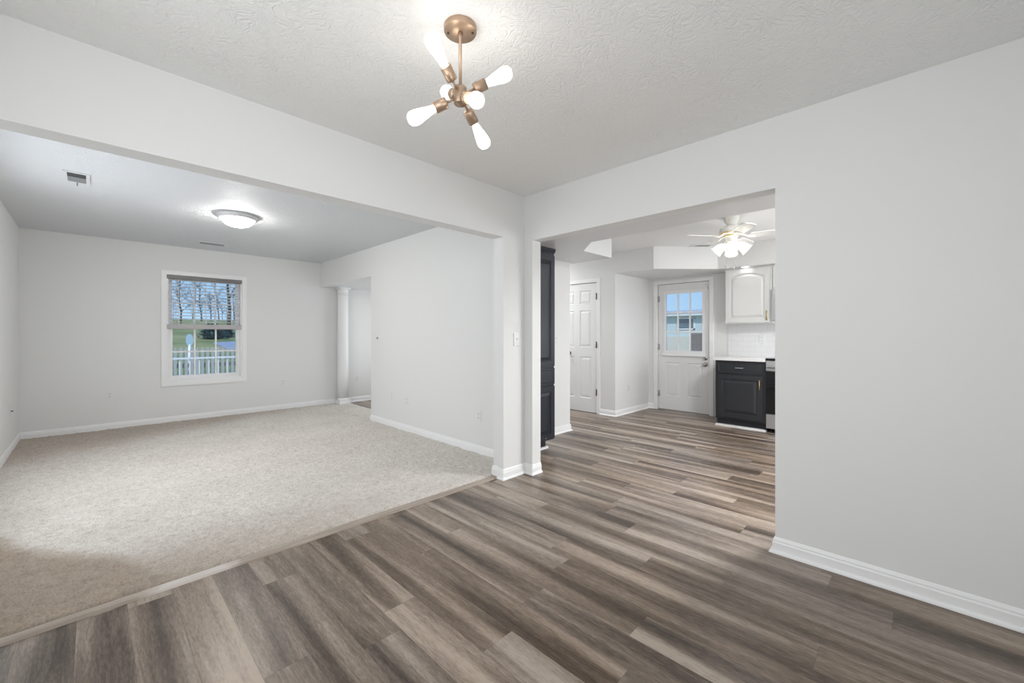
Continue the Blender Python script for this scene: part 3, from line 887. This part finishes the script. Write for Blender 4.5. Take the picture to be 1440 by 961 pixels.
uc = thing('wall_cabinet', 'off-white wall cabinet with an arched panel door and gold handle', 'cabinet', (UX, 1.945, 0), FX)
UW = .572
bm = new(); box(bm, 0, UW, 0, XE - UX - .009, 1.372, SOF - .002); obj('carcass', bm, M_WCAB, uc)
d = arched_door(uc, .012, UW - .030, 1.385, SOF - .030, M_WCAB)
bar_handle(d, UW - .055, -.020, 1.405, 1.535, M_GOLD)['label'] = 'gold bar handle'
uc2 = thing('wall_cabinet', 'short off-white cabinet above the range, beside the arched one', 'cabinet', (UX, 1.371, 0), FX)
bm = new(); box(bm, 0, .76, 0, XE - UX - .009, 1.815, SOF - .002); obj('carcass', bm, M_WCAB, uc2)
for k in (0, 1):
    bm = new(); panel_front(bm, .01 + .375 * k, .375 + .375 * k, 1.828, SOF - .03, -.020, -.0005, [(.065 + .375 * k, .32 + .375 * k, 1.875, SOF - .075)], depth=.007, bev=.02, moat=.01); obj('door', bm, M_WCAB, uc2)
mw = thing('range_hood_microwave', 'grey microwave hung above the range beside the arched cabinet', 'microwave', (UX - .06, 1.368, 0), FX)
bm = new(); box(bm, 0, .756, .02, XE - UX + .05, 1.395, 1.812, .004); obj('body', bm, M_STEEL, mw)
bm = new(); box(bm, .0, .56, 0, .02, 1.40, 1.808, .003); d = obj('door', bm, M_STEEL, mw)
bm = new(); box(bm, .06, .48, -.003, 0, 1.46, 1.75); obj('window', bm, M_BGLASS, d)
bm = new(); box(bm, .562, .756, 0, .02, 1.40, 1.808, .003); obj('control_panel', bm, M_BGLASS, mw)

# recessed light in the soffit above the cabinet
rc = thing('recessed_light', 'small recessed ceiling light above the arched white cabinet', 'light', (6.152, 1.675, SOF))
bm = new(); lathe(bm, [(.058, .0), (.058, -.005), (.046, -.008), (.044, -.003), (.044, 0)], 28); obj('trim_ring', bm, M_TRIM, rc)
bm = new(); lathe(bm, [(.044, -.001), (.044, -.0045), (.030, -.006), (0, -.0065)], 28); obj('lens', bm, M_CAN, rc)

# ------------------------------------------------------------------ chandelier
CH = Vector((1.026, 1.30, 2.165))
ch = thing('chandelier', 'bronze six-arm chandelier with bare bulbs hanging from the dining room ceiling', 'chandelier', (CH.x, CH.y, H))
hz = CH.z - H
bm = new(); lathe(bm, [(0, 0), (.063, 0), (.064, -.003), (.064, -.020), (.062, -.024), (0, -.0245)], 40); cn = obj('canopy', bm, M_BRONZE, ch)
for s in (-1, 1):
    bm = new(); lathe(bm, [(.0045, -.024), (.0045, -.028), (0, -.029)], 10, (s * .034, -s * .034, 0)); obj('screw', bm, M_SLOT, cn)
bm = new(); lathe(bm, [(.010, -.022), (.010, -.045), (.0062, -.05), (.0062, hz + .03)], 16); obj('stem', bm, M_BRONZE, ch)
bm = new(); lathe(bm, [(0, .033), (.0235, .033), (.025, .031), (.025, -.031), (.023, -.034), (.012, -.034), (.011, -.038), (0, -.038)], 28, (0, 0, hz)); obj('hub', bm, M_BRONZE, ch)
for dv in ((-.796, -.214, .566), (.673, -.566, .475), (-.277, -.81, -.517)):
    for s in (1, -1):
        d = Vector(dv).normalized() * s; o = Vector((0, 0, hz))
        bm = new(); tube(bm, o + d * .020, o + d * .066, .0048, None, 12); a = obj('arm', bm, M_BRONZE, ch)
        bm = new(); lathe(bm, [(.006, .060), (.020, .062), (.0215, .064), (.0215, .114), (.0185, .114), (.0185, .100), (0, .100)], 24, o, d); obj('socket', bm, M_BRONZE, a)
        bm = new(); lathe(bm, [(.013, .098), (.0135, .116), (.017, .135), (.0225, .161), (.0275, .186), (.0295, .200), (.0285, .212), (.023, .224), (.012, .231), (0, .233)], 24, o, d); obj('bulb', bm, M_BSHELL, a)
        bm = new(); lathe(bm, [(.008, .116), (.011, .135), (.0155, .163), (.0190, .186), (.0200, .199), (.0175, .210), (.009, .217), (0, .218)], 20, o, d); obj('filament', bm, M_BULB, a)

# ------------------------------------------------------------------ flush ceiling light of the living room
fl = thing('flush_ceiling_light', 'round flush dome light with grey rim on the carpeted room\'s ceiling', 'ceiling light', (1.05, 4.99, H))
bm = new(); lathe(bm, [(.178, 0), (.184, -.004), (.184, -.016), (.176, -.024), (.172, -.036), (.156, -.044), (.142, -.044), (.142, 0)], 48); obj('rim', bm, M_RIM, fl)
bm = new(); lathe(bm, [(.142, -.038), (.139, -.052), (.125, -.076), (.099, -.096), (.066, -.109), (.028, -.116), (0, -.117)], 48); obj('dome', bm, M_DOME, fl)
bm = new(); lathe(bm, [(.010, -.114), (.011, -.121), (.006, -.128), (0, -.129)], 14); obj('finial', bm, M_RIM, fl)

# ------------------------------------------------------------------ ceiling fan
FC = (4.646, 1.395)
fan = thing('ceiling_fan', 'white five-blade ceiling fan with four glowing tulip shades in the kitchen', 'ceiling fan', (FC[0], FC[1], H))
bm = new(); lathe(bm, [(0, 0), (.078, 0), (.078, -.008), (.066, -.050), (.050, -.072), (.046, -.090)], 36); obj('canopy', bm, M_CREAM, fan)
bm = new(); lathe(bm, [(.046, -.085), (.072, -.098), (.102, -.120), (.112, -.148), (.112, -.172), (.100, -.188), (.068, -.195), (0, -.195)], 40); mh = obj('motor_housing', bm, M_CREAM, fan)
bm = new(); lathe(bm, [(.1135, -.172), (.116, -.176), (.1135, -.182), (.104, -.182), (.104, -.172)], 40); obj('brass_band', bm, M_BRASS, mh)['label'] = 'brass band'
bm = new(); lathe(bm, [(.064, -.192), (.066, -.205), (.060, -.222), (.052, -.228), (.052, -.262), (.060, -.270), (.056, -.285), (.030, -.296), (0, -.298)], 32); lk = obj('light_kit', bm, M_CREAM, fan)
bm = new(); lathe(bm, [(.0665, -.197), (.070, -.201), (.0665, -.207), (.058, -.207), (.058, -.197)], 32); obj('brass_ring', bm, M_BRASS, lk)['label'] = 'brass ring'
A0 = math.radians(115 - 45.4)
zb = 2.232 - H
blade0 = None
for k in range(5):
    an = A0 + k * 2 * PI / 5
    if blade0 is None:
        bm = new()
        out = [(.175, -.048), (.22, -.056), (.47, -.064), (.505, -.058), (.525, -.040), (.533, 0), (.525, .040), (.505, .058), (.47, .064), (.22, .056), (.175, .048)]
        tl = -math.tan(math.radians(12))
        lo = [bm.verts.new((x, y, zb + y * tl - .003)) for x, y in out]; hi = [bm.verts.new((x, y, zb + y * tl + .003)) for x, y in out]
        bm.faces.new(lo[::-1]); bm.faces.new(hi)
        for i in range(len(out)): j = (i + 1) % len(out); bm.faces.new((lo[i], lo[j], hi[j], hi[i]))
        bl0 = blade0 = obj('blade', bm, M_BLADE, fan)
        bm = new()
        pipe(bm, [(.085, 0, -.188), (.115, 0, -.198), (.145, 0, zb - .008), (.18, 0, zb - .008)], .009, 8)
        prism(bm, [(.14, -.012), (.185, -.040), (.215, -.036), (.225, 0), (.215, .036), (.185, .040), (.14, .012)], zb - .012, zb - .006, 'z')
        for v in bm.verts:
            if v.co.x > .139: v.co.z += v.co.y * tl
        obj('blade_iron', bm, M_CREAM, blade0)
        b = blade0
    else:
        b = copy_tree(blade0, fan)
    b.rotation_euler = (0, 0, an)
for k in range(4):
    an = math.radians(196.7) + k * PI / 2
    hd = Vector((math.cos(an), math.sin(an), 0)); dn = (hd * .72 + Vector((0, 0, -.70))).normalized()
    p = Vector((0, 0, -.262)) + hd * .045
    bm = new(); lathe(bm, [(.010, -.01), (.012, .02), (.021, .028), (.021, .045), (0, .045)], 16, p, dn); sk = obj('socket_arm', bm, M_CREAM, lk)
    bm = new(); q = p + dn * .034
    prof = [(.022, 0), (.026, .012), (.040, .034), (.046, .058), (.049, .078), (.056, .098), (.064, .108), (.062, .108), (.054, .097), (.047, .078), (.044, .058), (.038, .034), (.024, .013), (.020, .001)]
    lathe(bm, prof, 28, q, dn, caps=False)
    sh = obj('glass_shade', bm, M_SHADE, fan); sh['label'] = 'glowing tulip glass shade'
    bm = new(); lathe(bm, [(.012, .010), (.013, .028), (.022, .046), (.026, .062), (.022, .078), (.010, .087), (0, .088)], 18, q, dn); obj('bulb', bm, M_FBULB, sh)
for (dx, dy, zl) in ((4.601 - FC[0], 1.43 - FC[1], 1.915), (4.655 - FC[0], 1.372 - FC[1], 1.893)):
    bm = new(); tube(bm, (dx * .6, dy * .6, -.28), (dx, dy, zl - H + .02), .0011, None, 6); pc = obj('pull_chain', bm, M_NICKEL, fan)
    bm = new(); lathe(bm, [(.003, .024), (.006, .014), (.0065, .004), (.004, -.004), (0, -.006)], 12, (dx, dy, zl - H)); obj('pull_knob', bm, M_DAMPER, pc)

# ------------------------------------------------------------------ ceiling air vents


def air_vent(label, loc, rotz, L, W, damper=False, nsl=2):
    r = thing('air_vent', label, 'air vent', loc, rotz)
    bm = new(); b = .022
    for a in [(-L / 2, -L / 2 + b, -W / 2, W / 2), (L / 2 - b, L / 2, -W / 2, W / 2), (-L / 2 + b, L / 2 - b, -W / 2, -W / 2 + b), (-L / 2 + b, L / 2 - b, W / 2 - b, W / 2)]:
        box(bm, a[0], a[1], a[2], a[3], -.008, 0)
    obj('frame', bm, M_VENT, r)
    bm = new(); box(bm, -L / 2 + b, L / 2 - b, -W / 2 + b, W / 2 - b, -.002, 0); obj('duct_opening', bm, M_VENTD, r)
    if damper:
        bm = new(); prism(bm, [(.0, -.003), (L / 2 - b, -.006), (L / 2 - b, -.0045), (.0, -.0021)], -W / 2 + b, W / 2 - b, 'y')
        for v in bm.verts: v.co = Vector((v.co.x, v.co.y, v.co.z))
        obj('damper', bm, M_DAMPER, r)
        bm = new(); box(bm, L / 2 - .020, L / 2 - .014, -.004, .004, -.034, -.006); obj('lever', bm, M_DAMPER, r)
    for k in range(0 if damper else nsl):
        bm = new(); yc = -W / 2 + b + (W - 2 * b) * (k + .62) / nsl; w = (W - 2 * b) / nsl * .40
        prism(bm, [(yc - w, -.003), (yc - w + .002, -.003), (yc + w, -.013), (yc + w - .002, -.013)], -L / 2 + b, L / 2 - b, 'x'); obj('louver', bm, M_DAMPER, r)
    return r


air_vent('white ceiling vent at upper left, open with its damper showing', (-.083, 4.66, H), PI / 2, .30, .145, True)
air_vent('narrow white ceiling vent above the window', (1.13, 6.75, H), 0, .31, .13)
air_vent('small ceiling vent in the kitchen beyond the fan blades', (5.83, 2.13, H), -PI / 4, .28, .11)

# ------------------------------------------------------------------ outside
# lawn rising away from the house, with a road on the right of the window
bm = new(); nx, ny = 40, 60
def gz(x, y):
    d = max(0., y - 12)
    z = -.55 + .066 * d + .35 * math.sin(x * .07 + 1) * min(1, d / 25)
    return min(z, -.55 + .066 * 48 + .35 * math.sin(x * .07 + 1)) if y > 60 else z
gxs = np.linspace(-30, 70, nx + 1); gys = np.linspace(YF + .2, 90, ny + 1)
V = [[bm.verts.new((x, y, gz(x, y))) for x in gxs] for y in gys]
for j in range(ny):
    for i in range(nx):
        bm.faces.new((V[j][i], V[j][i + 1], V[j + 1][i + 1], V[j + 1][i])).smooth = True
struct('lawn', bm, M_LAWN, 'green and straw-coloured lawn rising outside the window', 'lawn')
bm = new(); box(bm, XE + .2, 75, -40, YF + .2, -.75, -.56)
struct('lawn_side', bm, M_LAWN, 'lawn outside the kitchen door', 'lawn')
bm = new()
pts = []
for k in range(14):
    x = 4.75 + k * 2.6; yc = 26.2 + (x - 4.75) * .5
    pts.append((x, yc))
a = [bm.verts.new((x, y - 2.0, gz(x, y - 2.0) + .05)) for x, y in pts]; b = [bm.verts.new((x, y + 2.0, gz(x, y + 2.0) + .05)) for x, y in pts]
a2 = [bm.verts.new((x, y - 2.0, gz(x, y - 2.0) - .2)) for x, y in pts]; b2 = [bm.verts.new((x, y + 2.0, gz(x, y + 2.0) - .2)) for x, y in pts]
for k in range(13):
    bm.faces.new((a[k], a[k + 1], b[k + 1], b[k])); bm.faces.new((a2[k], a2[k + 1], a[k + 1], a[k])); bm.faces.new((b[k], b[k + 1], b2[k + 1], b2[k]))
bm.faces.new((a[0], b[0], b2[0], a2[0]))
struct('road', bm, M_ROAD, 'blue-grey road crossing the lawn at the right of the window', 'road')
bm = new(); box(bm, -3, 5, YF + .14, 9.35, -.6, -.02)
struct('ground_porch', bm, M_WOODW, 'weathered porch floor outside the window', 'porch')

# porch railing: top rail with slim balusters below and short picket ends above it
pr = thing('porch_railing', 'white porch railing with slim balusters just outside the window', 'railing', (0, 9.2, 0))
bm = new(); box(bm, -1.5, 4.0, -.03, .03, .785, .815); obj('top_rail', bm, M_DECK, pr)
bm = new(); box(bm, -1.5, 4.0, -.02, .02, .06, .10); obj('bottom_rail', bm, M_DECK, pr)
for k in range(17):
    x = .10 + k * .139
    bm = new(); box(bm, x - .009, x + .009, -.012, .012, .10, .785); obj('baluster', bm, M_DECK, pr)
for x in (-1.45, 3.95):
    bm = new(); box(bm, x - .05, x + .05, -.05, .05, -.02, .98); prism(bm, [(x - .06, .98), (x + .06, .98), (x, 1.03)], -.06, .06, 'y'); obj('post', bm, M_DECK, pr)

# grey picket fence beyond
pf = thing('picket_fence', 'weathered grey picket fence beyond the porch railing', 'fence', (0, 10.6, -.55))
for zz in (.55, 1.10):
    bm = new(); box(bm, -.9, 4.6, .0, .04, zz, zz + .08); obj('rail', bm, M_WOODW, pf)
random.seed(5)
for k in range(34):
    x = .55 + k * .088; h = 1.52 + random.uniform(-.015, .015)
    bm = new(); w = .024
    prism(bm, [(x - w, .05), (x + w, .05), (x + w, h - .06), (x, h), (x - w, h - .06)], -.022, 0, 'y'); obj('picket', bm, M_PICKET, pf)

# round pale sign on a post
sg = thing('yard_sign', 'pale blue oval sign on a post standing on the lawn', 'sign', (2.42, 18.4, gz(2.42, 18.4)))
bm = new(); lathe(bm, [(.04, -.1), (.04, .92)], 10); obj('post', bm, M_DECK, sg)
bm = new(); prism(bm, [(.105 * math.cos(a), 1.07 + .22 * math.sin(a)) for a in np.linspace(0, 2 * PI, 29)[:-1]], -.03, .03, 'y'); obj('board', bm, M_SIGNB, sg)

# evergreen bushes


def evergreen(label, loc, r, h, seed):
    random.seed(seed); bm = new()
    root = thing('evergreen_bush', label, 'bush', loc)
    for k in range(420):
        a = random.uniform(0, 2 * PI); u = random.random() ** .8; zc = h * (.04 + .92 * u)
        rr = r * (1 - .75 * u ** 1.6) * random.uniform(.55, 1.08); c = Vector((rr * math.cos(a), rr * math.sin(a), zc))
        d = Vector((math.cos(a), math.sin(a), random.uniform(-.1, .7))).normalized() * random.uniform(.18, .38) * r
        s = Vector((-math.sin(a), math.cos(a), random.uniform(-.4, .4))) * random.uniform(.06, .13) * r
        n = Vector((0, 0, .05 * r))
        t0 = [bm.verts.new(p) for p in (c - s, c + s, c + d, c + n + d * .3)]
        for f in ((0, 1, 2), (0, 3, 1), (1, 3, 2), (2, 3, 0)): bm.faces.new([t0[i] for i in f])
    lathe(bm, [(0, .02 * h), (r * .72, .12 * h), (r * .62, .45 * h), (r * .3, .78 * h), (0, .95 * h)], 12)
    obj('foliage', bm, M_NEEDLE, root)
    bm = new(); lathe(bm, [(.09, -.3), (.08, .3)], 8); obj('trunk', bm, M_BARK, root)


evergreen('wide dark blue-green evergreen on the lawn behind the fence', (5.2, 31, gz(5.2, 31) - .05), .68, .95, 3)
evergreen('small evergreen at the right flank of the wide dark one', (6.15, 32, gz(6.15, 32) - .05), .42, .75, 4)

# bare trees on the rise


def bare_tree(label, loc, h, seed, spread=.5, r0=.16):
    random.seed(seed); bt = new(); bb = new()
    root = thing('bare_tree', label, 'tree', loc, 0, 'bare trees on the rise outside the window')
    top = Vector((random.uniform(-.4, .4), random.uniform(-.4, .4), h * .95))
    n = 5; prev = Vector((0, 0, -.3)); tr = [prev]
    for k in range(1, n + 1):
        p = top * (k / n) + Vector((random.uniform(-.12, .12), random.uniform(-.12, .12), 0)); tube(bt, prev, p, r0 * (1 - .9 * (k - 1) / n), r0 * (1 - .9 * k / n), 7); prev = p; tr.append(p)
    def branch(p, d, L, r, lev):
        q = p + d * L; tube(bb, p, q, r, r * .55, 5 if lev else 6)
        if lev >= 3: return
        for k in range(3 if lev < 2 else 2):
            dd = (d + Vector((random.uniform(-1, 1), random.uniform(-1, 1), random.uniform(-.2, .9))) * .62).normalized()
            branch(p + d * L * random.uniform(.45, 1.0), dd, L * random.uniform(.5, .72), r * .55, lev + 1)
    for k in range(13):
        u = random.uniform(.25, .98); i = min(int(u * n), n - 1); p = tr[i].lerp(tr[i + 1], u * n - i) if u * n < n else tr[n]
        a = random.uniform(0, 2 * PI); d = Vector((math.cos(a) * spread, math.sin(a) * spread, random.uniform(.25, .75))).normalized()
        branch(p, d, h * .26 * (1.15 - .6 * u), r0 * .42 * (1.1 - u * .7), 0)
    obj('trunk', bt, M_BARK, root); obj('branches', bb, M_BARK, root)
    return root


TREES = [(8.15, 42, 8.4, 'tall bare tree at the right edge of the window, reaching the headrail', .5, .15),
         (5.9, 50, 6.2, 'slender bare tree rising near the left edge of the window panes', .5, .085),
         (8.4, 56, 4.6, 'bare tree in the middle panes, nearest of the ones on the rise there', .8, .08),
         (10.8, 60.5, 4.4, 'bare tree at the right muntin of the upper sash', .8, .08),
         (8.8, 65, 5.4, 'bare tree right of the left muntin of the upper sash', .8, .085),
         (13.6, 66.5, 5.4, 'bare tree just right of the tall one in the window', .7, .085),
         (11.8, 72, 5.2, 'bare tree behind the middle of the upper sash', .7, .085),
         (9.3, 78, 5.6, 'bare tree far off, just right of the slender one', .7, .085)]
for i, (x, y, h, lb, sp, r) in enumerate(TREES): bare_tree(lb, (x, y, gz(x, y) - .05), h, 11 + i, sp, r)
t0 = None
random.seed(77)
for k in range(8):
    x = (12.2 if k < 3 else 9.4) + (k % 3 if k < 3 else k - 3) * (2.5 if k < 3 else 2.4); y = 80.5 if k < 3 else 86.5
    if t0 is None:
        t0 = bare_tree('slender bare tree in the low thicket along the top of the rise', (x, y, gz(x, y) - .05), 3.8, 99, .45, .055)
        t0['group'] = 'thicket trees along the rise'; tt = t0
    else:
        tt = copy_tree(t0)
    tt.location = (x, y, gz(x, y) - .05); tt.rotation_euler = (0, 0, random.uniform(0, 6))

# neighbour's house beyond the kitchen door
nh = thing('neighbor_house', 'pale blue-sided house seen through the outside door\'s panes', 'house', (24, 4, -.6))
bm = new(); box(bm, 0, 7, 0, 14, 0, 3.02); obj('wall', bm, M_SIDING, nh)
bm = new(); prism(bm, [(-.35, 3.0), (-.35, 3.10), (3.5, 3.45), (7.3, 3.10), (7.3, 3.0)], -.3, 14.3, 'y'); obj('roof', bm, M_HROOF, nh)
for yy in (5.1, 2.6, 10.5):
    bm = new()
    for a in [(yy, yy + .08, 2.1, 2.8), (yy + .92, yy + 1.0, 2.1, 2.8), (yy, yy + 1., 2.72, 2.8), (yy, yy + 1., 2.1, 2.18)]: box(bm, -.04, 0, a[0], a[1], a[2], a[3])
    f = obj('window', bm, M_TRIMH, nh)
    bm = new(); box(bm, -.02, 0, yy + .08, yy + .92, 2.18, 2.72); obj('pane', bm, M_DGLASS, f)
bm = new(); box(bm, -.35, 0, -.2, 14.2, 2.90, 3.0); obj('eave', bm, M_TRIMH, nh)
bm = new(); box(bm, -.06, 0, 0, 14, 0, 1.72); fd = obj('foundation', bm, mat('tan parged base', (.66, .62, .54), .8), nh)

bf = thing('board_fence', 'brown board fence panel outside the kitchen door', 'fence', (12.0, 4.68, -.56))
for k in range(9):
    bm = new(); y = -k * .145; box(bm, 0, .025, y - .14, y, .04, 1.82); obj('board', bm, M_FENCE, bf)
for z in (.3, 1.5):
    bm = new(); box(bm, .025, .07, -1.30, 0, z, z + .09); obj('rail', bm, M_FENCE, bf)
for y in (-.10, -1.30):
    bm = new(); box(bm, .07, .16, y, y + .09, 0, 1.80); obj('post', bm, M_FENCE, bf)
